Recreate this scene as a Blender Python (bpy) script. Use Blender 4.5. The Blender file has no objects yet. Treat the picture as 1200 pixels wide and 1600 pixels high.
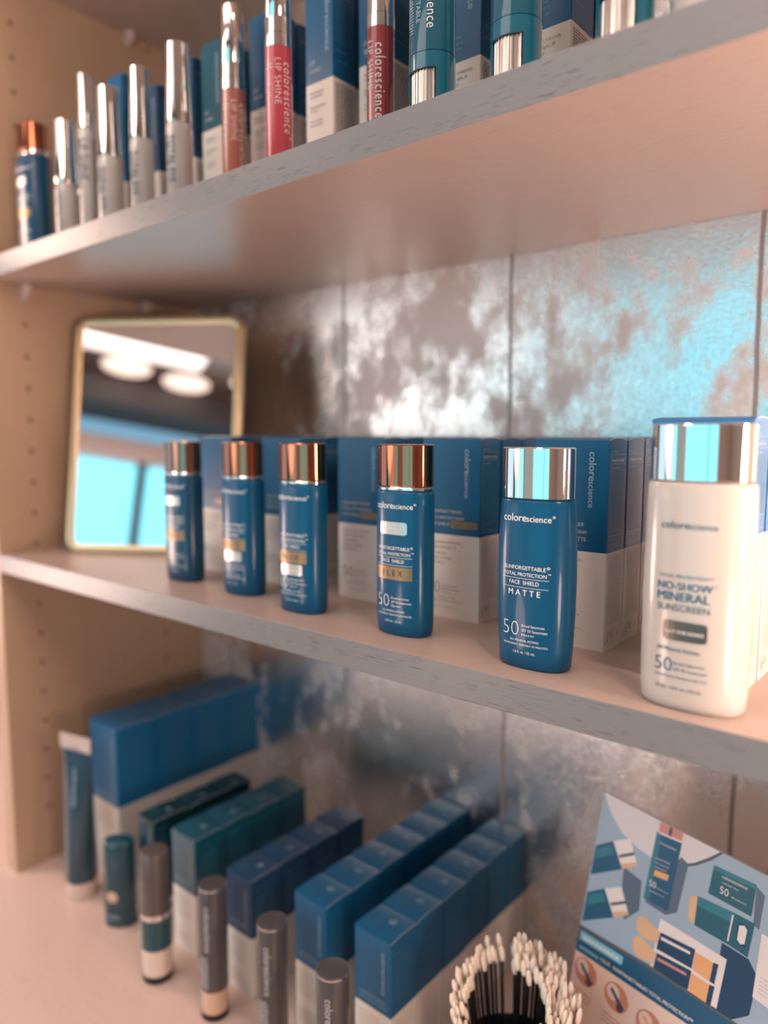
import bpy, bmesh, math, random
from mathutils import Vector, Matrix
random.seed(7)
SC = bpy.context.scene
COL = SC.collection
R = math.radians

# ------------------------------------------------------------------ camera
CAM_H, CAM_D = 0.131, 0.337
cd = bpy.data.cameras.new('camera')
cam = bpy.data.objects.new('camera', cd); COL.objects.link(cam)
cam.location = (0, -CAM_D, CAM_H)
cam.rotation_euler = (R(90 - 6.1), 0, R(40))
cd.sensor_fit = 'VERTICAL'; cd.sensor_height = 36.0; cd.lens = 36.0 * 1150 / 1600
cd.clip_start = 0.01; cd.clip_end = 50
cd.dof.use_dof = True; cd.dof.focus_distance = 0.425; cd.dof.aperture_fstop = 2.9
SC.camera = cam

# ------------------------------------------------------------------ exposure, world
SC.view_settings.view_transform = 'Standard'; SC.view_settings.look = 'None'
SC.view_settings.gamma = 1.0; SC.view_settings.use_curve_mapping = False
SC.view_settings.exposure = 0.18
w = bpy.data.worlds.new('world'); SC.world = w; w.use_nodes = True
w.node_tree.nodes['Background'].inputs['Color'].default_value = (1.0, 0.80, 0.72, 1)
w.node_tree.nodes['Background'].inputs['Strength'].default_value = 0.06

# ------------------------------------------------------------------ lamps and added fill lights
def light(name, kind, loc, energy, color, size=0.1, aim=None, size_y=None, shape='DISK', spread=None):
    l = bpy.data.lights.new(name, kind); l.energy = energy; l.color = color
    if kind == 'AREA':
        l.shape = shape; l.size = size
        if size_y: l.size_y = size_y
        if spread: l.spread = spread
    else:
        l.shadow_soft_size = size
    o = bpy.data.objects.new(name, l); COL.objects.link(o); o.location = loc
    if aim is not None:
        o.rotation_euler = (Vector(aim) - Vector(loc)).to_track_quat('-Z', 'Y').to_euler()
    return o
WARM = (1.0, 0.74, 0.60)
light('downlight_near_left', 'AREA', (-0.62, -0.30, 1.40), 1.2, WARM, 0.16)
light('downlight_near_right', 'AREA', (0.30, -0.34, 1.40), 2.0, WARM, 0.16)
for (lx, ly) in ((-0.47, -2.75), (-0.16, -2.80), (0.16, -2.62)):
    light('far_downlight', 'AREA', (lx, ly, 1.40), 0.22, (1.0, 0.74, 0.62), 0.24)
light('ceiling_fill', 'AREA', (-0.7, -0.85, 1.48), 7.0, (1.0, 0.84, 0.78), 1.3, shape='RECTANGLE', size_y=0.7)  # unseen overhead fill, added to raise the ambient level
light('far_ceiling_fill', 'AREA', (-1.2, -2.2, 1.48), 14.0, (1.0, 0.82, 0.75), 2.2, shape='RECTANGLE', size_y=1.2)  # added fill lifting the ambient in the far part of the room
light('counter_lamp', 'POINT', (0.20, -0.02, 0.10), 7.0, (1.0, 0.70, 0.57), 0.05)
light('front_right_fill', 'POINT', (0.12, -0.22, 0.40), 4.2, (1.0, 0.72, 0.60), 0.06)  # added point fill for the right end of the upper shelf edge
light('left_lamp', 'AREA', (-1.62, -1.20, 0.30), 1.6, (1.0, 0.78, 0.68), 0.6, aim=(-0.7, 0.05, 0.10))
light('left_bay_fill', 'POINT', (-0.98, -0.14, 0.40), 3.0, (1.0, 0.68, 0.54), 0.06)  # made-up source outside the panel, brightens the shelf undersides at left
light('upper_fill', 'POINT', (-0.62, -0.14, 0.47), 0.9, (1.0, 0.70, 0.56), 0.06)  # point light put in only to brighten the topmost underside
light('low_right_fill', 'POINT', (0.34, -0.34, -0.12), 5.5, (1.0, 0.70, 0.57), 0.07)  # added from lower right for the carton sides, card and back wall
light('front_left_fill', 'POINT', (-0.55, -0.50, -0.17), 1.7, (1.0, 0.70, 0.58), 0.07)  # invented source giving the left panel's front its glow
light('low_left_fill', 'POINT', (-1.20, -0.30, -0.10), 8.0, (1.0, 0.70, 0.60), 0.10)  # extra light added to brighten the left end of the counter

# ------------------------------------------------------------------ materials
def mat(name, color, rough=0.5, metal=0.0, coat=0.0, spec=0.5, coat_rough=0.08, trans=0.0, emit=None, estr=1.0, ior=1.45):
    m = bpy.data.materials.new(name); m.use_nodes = True
    b = m.node_tree.nodes['Principled BSDF']
    b.inputs['Base Color'].default_value = (*color, 1)
    b.inputs['Roughness'].default_value = rough
    b.inputs['Metallic'].default_value = metal
    b.inputs['Coat Weight'].default_value = coat
    b.inputs['Coat Roughness'].default_value = coat_rough
    b.inputs['Specular IOR Level'].default_value = spec
    b.inputs['Transmission Weight'].default_value = trans
    b.inputs['IOR'].default_value = ior
    if emit:
        b.inputs['Emission Color'].default_value = (*emit, 1); b.inputs['Emission Strength'].default_value = estr
    return m
def nodes(m):
    nt = m.node_tree
    return nt, nt.nodes, nt.links, nt.nodes['Principled BSDF']
def add(nt, t, **kw):
    n = nt.nodes.new(t)
    for k, v in kw.items(): setattr(n, k, v)
    return n
def ramp(nt, p0, c0, p1, c1):
    r = nt.nodes.new('ShaderNodeValToRGB')
    r.color_ramp.elements[0].position = p0; r.color_ramp.elements[0].color = c0
    r.color_ramp.elements[1].position = p1; r.color_ramp.elements[1].color = c1
    return r
def noise(nt, scale_vec, scale=1.0, detail=3.0, rough=0.55):
    tc = nt.nodes.new('ShaderNodeTexCoord'); mp = nt.nodes.new('ShaderNodeMapping')
    mp.inputs['Scale'].default_value = scale_vec
    nt.links.new(tc.outputs['Object'], mp.inputs['Vector'])
    n = nt.nodes.new('ShaderNodeTexNoise'); n.inputs['Scale'].default_value = scale
    n.inputs['Detail'].default_value = detail; n.inputs['Roughness'].default_value = rough
    nt.links.new(mp.outputs['Vector'], n.inputs['Vector'])
    return n
G = lambda v: (v, v, v, 1)

M = {}
# painted wood with open grain (shelves)
def painted_wood(name, col, rough, fleck):
    m = mat(name, col, rough); nt, nd, lk, b = nodes(m)
    n1 = noise(nt, (80, 500, 1300), 1.0, 2.0, 0.5)
    n2 = noise(nt, (14, 90, 90), 1.0, 2.0)
    r1 = ramp(nt, 0.58, G(0), 0.64, G(1))
    lk.new(n1.outputs['Fac'], r1.inputs['Fac'])
    mx = add(nt, 'ShaderNodeMix', data_type='RGBA')
    mx.inputs[6].default_value = (*col, 1); mx.inputs[7].default_value = (*fleck, 1)
    r2 = ramp(nt, 0.40, G(0), 0.58, G(0.9))
    lk.new(n2.outputs['Fac'], r2.inputs['Fac'])
    mu = add(nt, 'ShaderNodeMath', operation='MULTIPLY')
    lk.new(r1.outputs['Color'], mu.inputs[0]); lk.new(r2.outputs['Color'], mu.inputs[1])
    lk.new(mu.outputs[0], mx.inputs[0]); lk.new(mx.outputs[2], b.inputs['Base Color'])
    n3 = noise(nt, (20, 700, 700), 1.0, 3.0)
    bp = add(nt, 'ShaderNodeBump'); bp.inputs['Strength'].default_value = 0.12; bp.inputs['Distance'].default_value = 0.0006
    lk.new(n3.outputs['Fac'], bp.inputs['Height']); lk.new(bp.outputs['Normal'], b.inputs['Normal'])
    return m
M['shelf'] = painted_wood('taupe_painted_wood', (0.39, 0.305, 0.265), 0.36, (0.345, 0.27, 0.235))
M['shelf_edge'] = painted_wood('grey_grained_edge', (0.195, 0.20, 0.205), 0.36, (0.10, 0.10, 0.10))
M['counter'] = painted_wood('counter_laminate', (0.58, 0.45, 0.40), 0.26, (0.52, 0.40, 0.36))
M['panel'] = painted_wood('panel_paint', (0.44, 0.31, 0.215), 0.42, (0.38, 0.27, 0.19))
M['hole'] = mat('peg_hole_dark', (0.16, 0.11, 0.08), 0.7)
M['pin'] = mat('clear_plastic_pin', (0.85, 0.70, 0.68), 0.25, trans=0.35)
M['plaster'] = mat('warm_plaster', (0.62, 0.50, 0.44), 0.8)
M['ceiling'] = mat('ceiling_paint', (0.66, 0.54, 0.48), 0.8)
M['floor'] = mat('floor_tiles', (0.68, 0.55, 0.50), 0.5)
M['far_wall'] = mat('brown_wall', (0.22, 0.14, 0.10), 0.6)
M['dark_beam'] = mat('dark_beam', (0.06, 0.05, 0.05), 0.6)
M['pink_lintel'] = mat('pale_lintel', (0.85, 0.68, 0.64), 0.7)
M['daylight'] = mat('window_daylight', (0, 0, 0), 0.5, emit=(0.26, 0.82, 1.0), estr=1.5)
M['skyblue'] = mat('transom_daylight', (0, 0, 0), 0.5, emit=(0.24, 0.50, 0.70), estr=0.8)
M['blind'] = mat('sheer_blind', (0, 0, 0), 0.5, emit=(0.60, 0.60, 0.56), estr=0.55)
M['side_daylight'] = mat('side_window_daylight', (0, 0, 0), 0.5, emit=(0.52, 0.72, 0.95), estr=1.3)
M['curtain'] = mat('sunlit_curtain', (0, 0, 0), 0.5, emit=(1.0, 0.84, 0.78), estr=1.1)

# distressed metallic woven wallpaper
def wallpaper():
    m = mat('metallic_wallpaper', (0.5, 0.45, 0.42), 0.3, 0.9); nt, nd, lk, b = nodes(m)
    n1 = noise(nt, (9, 9, 7), 1.0, 7.0, 0.62)
    n2 = noise(nt, (38, 38, 24), 1.0, 5.0, 0.65)
    ad = add(nt, 'ShaderNodeMix', data_type='FLOAT'); ad.inputs[0].default_value = 0.38
    lk.new(n1.outputs['Fac'], ad.inputs[2]); lk.new(n2.outputs['Fac'], ad.inputs[3])
    r = ramp(nt, 0.42, G(0), 0.51, G(1)); lk.new(ad.outputs[0], r.inputs['Fac'])
    # seams between the paper strips
    tc = nd.new('ShaderNodeTexCoord'); sx = nd.new('ShaderNodeSeparateXYZ'); lk.new(tc.outputs['Object'], sx.inputs[0])
    n4 = noise(nt, (0, 0, 9), 1.0, 3.0)
    s0 = add(nt, 'ShaderNodeMath', operation='MULTIPLY_ADD'); lk.new(n4.outputs['Fac'], s0.inputs[0]); s0.inputs[1].default_value = 0.006
    lk.new(sx.outputs['X'], s0.inputs[2])
    s1 = add(nt, 'ShaderNodeMath', operation='ADD'); lk.new(s0.outputs[0], s1.inputs[0]); s1.inputs[1].default_value = 0.3505 + 0.2075 * 8
    s2 = add(nt, 'ShaderNodeMath', operation='MODULO'); lk.new(s1.outputs[0], s2.inputs[0]); s2.inputs[1].default_value = 0.2075
    s3 = add(nt, 'ShaderNodeMath', operation='LESS_THAN'); lk.new(s2.outputs[0], s3.inputs[0]); s3.inputs[1].default_value = 0.0035
    inv = add(nt, 'ShaderNodeMath', operation='SUBTRACT'); inv.inputs[0].default_value = 1.0; lk.new(s3.outputs[0], inv.inputs[1])
    f = add(nt, 'ShaderNodeMath', operation='MULTIPLY'); lk.new(r.outputs['Color'], f.inputs[0]); lk.new(inv.outputs[0], f.inputs[1])
    mx = add(nt, 'ShaderNodeMix', data_type='RGBA')
    mx.inputs[6].default_value = (0.60, 0.50, 0.475, 1); mx.inputs[7].default_value = (0.95, 0.92, 0.91, 1)
    lk.new(f.outputs[0], mx.inputs[0])
    sm = add(nt, 'ShaderNodeMix', data_type='RGBA'); sm.inputs[7].default_value = (0.27, 0.22, 0.21, 1)
    lk.new(s3.outputs[0], sm.inputs[0]); lk.new(mx.outputs[2], sm.inputs[6]); lk.new(sm.outputs[2], b.inputs['Base Color'])
    mt = add(nt, 'ShaderNodeMapRange'); mt.inputs[3].default_value = 0.3; mt.inputs[4].default_value = 1.0
    lk.new(f.outputs[0], mt.inputs[0]); lk.new(mt.outputs[0], b.inputs['Metallic'])
    rg = add(nt, 'ShaderNodeMapRange'); rg.inputs[3].default_value = 0.36; rg.inputs[4].default_value = 0.19
    lk.new(f.outputs[0], rg.inputs[0]); lk.new(rg.outputs[0], b.inputs['Roughness'])
    w1 = noise(nt, (900, 900, 90), 1.0, 2.0); w2 = noise(nt, (150, 150, 1300), 1.0, 2.0)
    wa = add(nt, 'ShaderNodeMath', operation='ADD'); lk.new(w1.outputs['Fac'], wa.inputs[0]); lk.new(w2.outputs['Fac'], wa.inputs[1])
    bp = add(nt, 'ShaderNodeBump'); bp.inputs['Strength'].default_value = 0.35; bp.inputs['Distance'].default_value = 0.0006
    lk.new(wa.outputs[0], bp.inputs['Height'])
    w3 = noise(nt, (7, 7, 5), 1.0, 2.0)
    bp2 = add(nt, 'ShaderNodeBump'); bp2.inputs['Strength'].default_value = 0.5; bp2.inputs['Distance'].default_value = 0.006
    lk.new(w3.outputs['Fac'], bp2.inputs['Height']); lk.new(bp.outputs['Normal'], bp2.inputs['Normal'])
    lk.new(bp2.outputs['Normal'], b.inputs['Normal'])
    return m
M['wallpaper'] = wallpaper()

M['chrome'] = mat('chrome', (0.86, 0.83, 0.80), 0.07, 1.0)
M['silver'] = mat('satin_silver', (0.80, 0.80, 0.80), 0.18, 1.0)
M['copper'] = mat('copper_mirror', (0.50, 0.17, 0.095), 0.04, 1.0)
M['bronze_cap'] = mat('bronze_mirror', (0.38, 0.20, 0.14), 0.05, 1.0)
M['bottle_blue'] = mat('bottle_blue', (0.003, 0.082, 0.180), 0.32, coat=0.25, coat_rough=0.06, spec=0.22)
M['bottle_navy'] = mat('bottle_navy', (0.004, 0.055, 0.120), 0.32, coat=0.35, coat_rough=0.06, spec=0.35)
M['bottle_white'] = mat('bottle_white', (0.52, 0.475, 0.43), 0.22, coat=0.5)
M['carton_blue'] = mat('carton_blue', (0.006, 0.100, 0.225), 0.33, spec=0.45)
M['carton_teal'] = mat('carton_teal', (0.006, 0.082, 0.130), 0.30, spec=0.6)
M['carton_navy'] = mat('carton_navy', (0.012, 0.055, 0.130), 0.38)
M['carton_blue_lit'] = mat('carton_blue_sheen', (0.008, 0.14, 0.32), 0.30, spec=0.5)  # brightened blue standing in for a window reflected in the tall cartons
M['carton_dark'] = mat('carton_dark_teal', (0.004, 0.035, 0.048), 0.32)
M['carton_cream'] = mat('carton_cream', (0.72, 0.68, 0.63), 0.45)
M['flap_edge_glint'] = mat('carton_edge_glint', (0.55, 0.58, 0.60), 0.5)  # pale board edge, with the glint it catches painted in
M['ink_faint'] = mat('ink_faint_blue', (0.045, 0.165, 0.285), 0.45)
M['ink_fleck'] = mat('ink_soft_grey', (0.46, 0.46, 0.45), 0.5)
M['ink_white'] = mat('ink_white', (0.86, 0.88, 0.88), 0.45)
M['ink_pale'] = mat('ink_pale_blue', (0.30, 0.45, 0.55), 0.45)
M['ink_navy'] = mat('ink_navy', (0.015, 0.045, 0.095), 0.45)
M['ink_grey'] = mat('ink_grey', (0.22, 0.24, 0.26), 0.5)
M['ink_dark'] = mat('ink_dark', (0.02, 0.02, 0.03), 0.5)
M['ink_blue'] = mat('ink_blue', (0.02, 0.13, 0.22), 0.5)
M['ink_lightgrey'] = mat('ink_light_grey', (0.52, 0.55, 0.56), 0.5)
M['bronze'] = mat('bronze_foil', (0.30, 0.20, 0.11), 0.38, 0.7)
M['sticker'] = mat('silver_foil_sticker', (0.62, 0.58, 0.54), 0.30, 1.0)
M['sticker_dark'] = mat('dark_foil_sticker', (0.20, 0.16, 0.14), 0.30, 0.9)
M['gold'] = mat('brushed_gold', (0.82, 0.60, 0.36), 0.30, 0.8)
M['mirror'] = mat('mirror_glass', (0.93, 0.94, 0.94), 0.01, 1.0)
M['black_rubber'] = mat('mirror_backing', (0.10, 0.09, 0.08), 0.6)
M['gloss_nude'] = mat('gloss_nude', (0.36, 0.13, 0.095), 0.12, coat=0.8, coat_rough=0.04)
M['gloss_pink'] = mat('gloss_pink', (0.46, 0.060, 0.085), 0.12, coat=0.8, coat_rough=0.04)
M['gloss_mauve'] = mat('gloss_mauve', (0.24, 0.040, 0.042), 0.12, coat=0.8, coat_rough=0.04)
M['tube_grey'] = mat('frosted_grey_tube', (0.36, 0.355, 0.345), 0.22, coat=0.6)
M['tube_clear'] = mat('clear_tube_wall', (0.75, 0.74, 0.72), 0.08, trans=0.55, coat=0.5)
M['brush_teal'] = mat('glossy_teal_plastic', (0.008, 0.12, 0.185), 0.14, coat=0.9, coat_rough=0.05)
M['brush_teal_clear'] = mat('tinted_teal_cap', (0.010, 0.095, 0.150), 0.10, coat=1.0, coat_rough=0.03)
M['ribbed_silver'] = mat('ribbed_silver', (0.82, 0.75, 0.70), 0.24, 1.0)
M['tube_teal'] = mat('tube_dark_teal', (0.008, 0.050, 0.082), 0.24, coat=0.6)
M['stick_teal'] = mat('stick_dark_teal', (0.006, 0.060, 0.085), 0.26, coat=0.4)
M['stick_charcoal'] = mat('stick_charcoal', (0.060, 0.058, 0.064), 0.34, coat=0.4)
M['stick_brown'] = mat('stick_brown_black', (0.085, 0.070, 0.072), 0.36, coat=0.3)
M['skin_beige'] = mat('foundation_beige', (0.62, 0.43, 0.31), 0.2, coat=0.8)
M['skin_pale'] = mat('foundation_pale', (0.66, 0.55, 0.48), 0.2, coat=0.8)
M['black_plastic'] = mat('black_plastic', (0.012, 0.012, 0.014), 0.35)
M['foam_tip'] = mat('cream_flocked_tip', (0.86, 0.75, 0.64), 0.9)
M['cup_grey'] = mat('smoky_acrylic', (0.025, 0.032, 0.04), 0.15, coat=0.5)
M['card_core'] = mat('white_card', (0.80, 0.78, 0.76), 0.6)

# ------------------------------------------------------------------ mesh helpers
def mesh_obj(name, V, F, mats, mi=None, parent=None, smooth=False, loc=None):
    me = bpy.data.meshes.new(name); me.from_pydata(V, [], F)
    for mm in mats: me.materials.append(mm)
    if mi: me.polygons.foreach_set('material_index', mi)
    if smooth: me.polygons.foreach_set('use_smooth', [True] * len(me.polygons))
    me.update()
    o = bpy.data.objects.new(name, me); COL.objects.link(o)
    if parent: o.parent = parent
    if loc is not None: o.location = loc
    return o
def fix_normals(o):
    bm = bmesh.new(); bm.from_mesh(o.data); bmesh.ops.recalc_face_normals(bm, faces=bm.faces[:]); bm.to_mesh(o.data); bm.free(); return o
def smooth_by_angle(o, ang=40):
    bm = bmesh.new(); bm.from_mesh(o.data)
    bmesh.ops.recalc_face_normals(bm, faces=bm.faces[:])
    for e in bm.edges:
        e.smooth = not (len(e.link_faces) == 2 and e.calc_face_angle(0) > R(ang))
    for f in bm.faces: f.smooth = True
    bm.to_mesh(o.data); bm.free(); return o
def box(name, lo, hi, m, parent=None, bev=0.0, seg=2):
    bm = bmesh.new(); bmesh.ops.create_cube(bm, size=1)
    for v in bm.verts:
        v.co = Vector([(lo[i] + hi[i]) / 2 + v.co[i] * (hi[i] - lo[i]) for i in range(3)])
    if bev: bmesh.ops.bevel(bm, geom=bm.edges[:], offset=bev, segments=seg, profile=0.6, affect='EDGES')
    me = bpy.data.meshes.new(name); bm.to_mesh(me); bm.free(); me.materials.append(m)
    o = bpy.data.objects.new(name, me); COL.objects.link(o)
    if parent: o.parent = parent
    return o
def thing(name, loc, label, cat, group=None, rz=0.0):
    o = bpy.data.objects.new(name, None); o.empty_display_size = 0.01; COL.objects.link(o)
    o.location = loc; o.rotation_euler = (0, 0, rz)
    tag(o, label, cat, group); return o
def tag(o, label, cat, group=None):
    o['label'] = label; o['category'] = cat
    if group: o['group'] = group
    return o
def struct(o):
    o['kind'] = 'structure'; return o
def dup(root, loc, label, group=None, rz=None):
    r = root.copy(); COL.objects.link(r); r.location = loc
    if rz is not None: r.rotation_euler = (0, 0, rz)
    r['label'] = label
    if group: r['group'] = group
    for ch in list(root.children):
        c = ch.copy(); COL.objects.link(c); c.parent = r
        for g in list(ch.children):
            d = g.copy(); COL.objects.link(d); d.parent = c
    return r
def sup(t, a, b, n):
    c, s = math.cos(t), math.sin(t)
    return (math.copysign(abs(c) ** (2.0 / n), c) * a, math.copysign(abs(s) ** (2.0 / n), s) * b)
def lathe(name, prof, mats, parent=None, n=2.0, N=48, cap_bottom=True, cap_top=True, ang=35):
    """prof: (z, a, b, material index of the wall above this ring); superelliptic rings"""
    V, F, mi = [], [], []
    for (z, a, b, k) in prof:
        for i in range(N):
            x, y = sup(2 * math.pi * i / N, a, b, n); V.append((x, y, z))
    for j in range(len(prof) - 1):
        for i in range(N):
            k = (i + 1) % N
            F.append((j * N + i, j * N + k, (j + 1) * N + k, (j + 1) * N + i)); mi.append(prof[j][3])
    if cap_bottom: F.append(tuple(range(N - 1, -1, -1))); mi.append(prof[0][3])
    if cap_top: F.append(tuple((len(prof) - 1) * N + i for i in range(N))); mi.append(prof[-1][3])
    o = mesh_obj(name, V, F, mats, mi, parent)
    return smooth_by_angle(o, ang)

# ------------------------------------------------------------------ lettering
_tc = {}
def glyphs(s, bold=0.0, spacing=1.0):
    key = (s, bold, spacing)
    if key in _tc: return _tc[key]
    cu = bpy.data.curves.new('t', 'FONT'); cu.body = s; cu.size = 1.0; cu.resolution_u = 3
    cu.offset = bold; cu.space_character = spacing; cu.align_x = 'LEFT'; cu.fill_mode = 'FRONT'
    ob = bpy.data.objects.new('t', cu); COL.objects.link(ob)
    dg = bpy.context.evaluated_depsgraph_get(); dg.update()
    me = ob.evaluated_get(dg).to_mesh()
    V = [(v.co.x, v.co.y) for v in me.vertices]; F = [tuple(p.vertices) for p in me.polygons]
    ob.evaluated_get(dg).to_mesh_clear()
    bpy.data.objects.remove(ob); bpy.data.curves.remove(cu)
    xs = [v[0] for v in V]; x0, x1 = min(xs), max(xs)
    V = [((x - x0), y) for x, y in V]
    _tc[key] = (V, F, x1 - x0)
    return _tc[key]
class Print:
    """flat artwork collected in (u, v) and wrapped on a surface by a mapping"""
    def __init__(self): self.V, self.F, self.mi, self.mats = [], [], [], []
    def _m(self, m):
        if m not in self.mats: self.mats.append(m)
        return self.mats.index(m)
    def poly(self, pts, m, lift=0.0):
        k = len(self.V); self.V += [(p[0], p[1], lift) for p in pts]
        self.F.append(tuple(range(k, k + len(pts)))); self.mi.append(self._m(m))
    def rect(self, u0, v0, u1, v1, m, n=1, lift=0.0, r=0.0):
        """grid patch, optionally with rounded corners"""
        rows = [0.0, 1.0] if not r else [0, .06, .15, .5, .85, .94, 1.0]
        k = len(self.V); mid = (u0 + u1) / 2; H = v1 - v0
        for t in rows:
            v = v0 + H * t; hw = (u1 - u0) / 2
            d = min(t, 1 - t) * H
            if r and d < r: hw -= r - math.sqrt(max(0, r * r - (r - d) ** 2))
            for i in range(n + 1): self.V.append((mid - hw + 2 * hw * i / n, v, lift))
        for j in range(len(rows) - 1):
            for i in range(n):
                a = k + j * (n + 1) + i
                self.F.append((a, a + 1, a + n + 2, a + n + 1)); self.mi.append(self._m(m))
    def disc(self, u, v, r, m, lift=0.0, ry=None, N=20):
        ry = ry or r
        self.poly([(u + r * math.cos(2 * math.pi * i / N), v + ry * math.sin(2 * math.pi * i / N)) for i in range(N)], m, lift)
    def ring(self, u, v, r0, r1, m, N=20):
        for i in range(N):
            a, b = 2 * math.pi * i / N, 2 * math.pi * (i + 1) / N
            self.poly([(u + r * math.cos(t), v + r * math.sin(t)) for r, t in ((r0, a), (r1, a), (r1, b), (r0, b))], m)
    def text(self, s, u, v, m, width=None, size=None, al='C', rot=0, bold=0.0, spacing=1.0, lift=0.0):
        if bold > 0:      # heavier strokes: the same word set twice, a hair apart
            _, _, w0 = glyphs(s, 0.0, spacing); z = (width / w0 if width else size) * bold * .8
            for q, d in enumerate((-z, z)):
                self.text(s, u + d * math.cos(rot), v + d * math.sin(rot), m, width, size, al, rot, 0.0, spacing, lift + q * .00004)
            return
        G_, F_, w_ = glyphs(s, bold, spacing)
        sc = width / w_ if width else size
        off = {'L': 0, 'C': -w_ * sc / 2, 'R': -w_ * sc}[al]
        k = len(self.V); c, s_ = math.cos(rot), math.sin(rot)
        for (x, y) in G_:
            x = x * sc + off; y = y * sc
            self.V.append((u + x * c - y * s_, v + x * s_ + y * c, lift))
        i = self._m(m)
        for f in F_: self.F.append(tuple(k + q for q in f)); self.mi.append(i)
    def fine(self, u0, v0, u1, v1, m, pitch=0.0012, h=0.0006, seed=1, ragged=0.25, lift=0.0):
        """unreadable small print: rows of word-length dashes"""
        rr = random.Random(seed); v = v1 - h
        while v > v0:
            u = u0; end = u1 - (rr.random() ** 2) * ragged * (u1 - u0)
            while u < end:
                L = min(rr.uniform(1.2, 4.5) * h * 1.1, u1 - u)
                self.poly([(u, v), (u + L, v), (u + L, v + h), (u, v + h)], m, lift); u += L + h * 0.7
            v -= pitch
    def build(self, name, mapping, parent, bend=0.0):
        if not bend:
            return mesh_obj(name, [mapping(*v) for v in self.V], self.F, self.mats, self.mi, parent)
        o = mesh_obj(name, self.V, self.F, self.mats, self.mi, parent)   # cut into narrow strips so it follows the curve
        bm = bmesh.new(); bm.from_mesh(o.data)
        us = [v[0] for v in self.V]; u = min(us) + bend
        while u < max(us):
            bmesh.ops.bisect_plane(bm, geom=bm.verts[:] + bm.edges[:] + bm.faces[:], plane_co=(u, 0, 0), plane_no=(1, 0, 0)); u += bend
        for v in bm.verts: v.co = mapping(*v.co)
        bm.to_mesh(o.data); bm.free()
        return o

# ------------------------------------------------------------------ the cabinet
ZU, ZT = 0.2907, 0.311           # underside / top of the upper shelf
ZL = -0.368                      # counter top
XL, XR, DEP = -0.83, 0.46, 0.262
TH = 0.0192
def shelf(name, z0, z1):
    o = struct(box(name, (XL, 0, z0), (XR, DEP - .001, z1), M['shelf'], bev=0.0006))
    o.data.materials.append(M['shelf_edge'])
    for f in o.data.polygons:
        if f.normal.y < -.9: f.material_index = 1
    return o
shelf('trim_1', -TH, 0); shelf('trim_2', ZU, ZT); shelf('trim_3', 0.602, 0.622)
struct(box('trim_4', (XL - 0.6, -0.26, ZL - 0.03), (XR + 0.5, DEP, ZL), M['counter'], bev=0.001))
# left panel with two columns of peg holes
wl = box('wall_left', (XL - 0.022, 0, ZL), (XL, DEP, 1.0), M['panel'], bev=0.0005)
bmw = bmesh.new(); bmw.from_mesh(wl.data); wl.data.materials.append(M['hole'])
for yy in (0.041, 0.205):
    for k in range(-9, 18):
        z = 0.0075 + 0.0345 * k
        if abs(z + 0.01) < 0.015 or abs(z - 0.30) < 0.012 or z < ZL + 0.03: continue
        vs = [bmw.verts.new((XL + 0.0003, yy + 0.0026 * math.cos(2 * math.pi * i / 14), z + 0.0026 * math.sin(2 * math.pi * i / 14))) for i in range(14)]
        f = bmw.faces.new(vs); f.material_index = 1
bmw.to_mesh(wl.data); bmw.free(); struct(wl)
struct(box('wall_right', (XR, 0, ZL), (XR + 0.022, DEP, 1.0), M['panel'], bev=0.0005))
struct(box('wall_back', (XL - 0.02, DEP, ZL), (XR + 0.02, DEP + 0.012, 1.0), M['wallpaper']))
# shelf pins
def pin(y, z, label):
    t = thing('shelf_pin', (XL, y, z), label, 'shelf pin', 'shelf pins on the left panel')
    V = [(0.0003, -.004, 0), (0.012, -.004, 0), (0.0003, .004, 0), (0.012, .004, 0),
         (0.0003, -.004, -.004), (0.011, -.004, -.004), (0.0003, .004, -.004), (0.011, .004, -.004),
         (0.0003, -.0018, -.015), (0.004, -.0018, -.014), (0.0003, .0018, -.015), (0.004, .0018, -.014)]
    F = [(0, 1, 3, 2), (0, 4, 5, 1), (2, 3, 7, 6), (1, 5, 7, 3), (4, 8, 9, 5), (6, 7, 11, 10), (5, 9, 11, 7), (8, 10, 11, 9), (0, 2, 6, 4), (4, 6, 10, 8)]
    fix_normals(mesh_obj('bracket', V, F, [M['pin']], parent=t))
    return t
pin(0.040, ZU - .0002, 'clear plastic shelf pin under upper shelf, nearer the front edge')
pin(0.185, ZU - .0002, 'clear plastic shelf pin under upper shelf, above the gold mirror')
pin(0.035, 0.6018, 'clear plastic shelf pin at top left corner of the photo')
pin(0.177, 0.6018, 'clear plastic shelf pin under topmost shelf, above the silver tubes')

# ------------------------------------------------------------------ the shop behind the camera
RX0, RX1, RY, RZ0, RZ1 = -4.3, 2.2, -3.2, -1.25, 1.52
struct(box('floor', (RX0, RY, RZ0 - .05), (RX1, DEP + .1, RZ0), M['floor']))
struct(box('ceiling', (RX0, RY, RZ1), (RX1, DEP + .1, RZ1 + .05), M['ceiling']))
struct(box('wall_front', (RX0, RY - .1, RZ0), (RX1, RY, RZ1), M['plaster']))
struct(box('wall_far_left', (RX0 - .1, RY, RZ0), (RX0, DEP + .1, RZ1), M['far_wall']))
struct(box('wall_far_right', (RX1, RY, RZ0), (RX1 + .1, DEP + .1, RZ1), M['plaster']))
struct(box('wall_behind', (RX0, DEP + .02, RZ0), (RX1, DEP + .1, RZ1), M['plaster']))
struct(box('window_1', (-1.52, RY, -0.70), (0.50, RY + .012, 1.02), M['daylight']))
struct(box('window_5', (-2.80, RY, -0.70), (-2.28, RY + .012, 1.02), M['daylight']))
struct(box('window_6', (-2.28, RY, -0.70), (-1.52, RY + .012, 1.02), M['blind']))
struct(box('window_7', (RX0, -2.7, -0.50), (RX0 + .012, -0.8, 1.10), M['side_daylight']))
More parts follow.
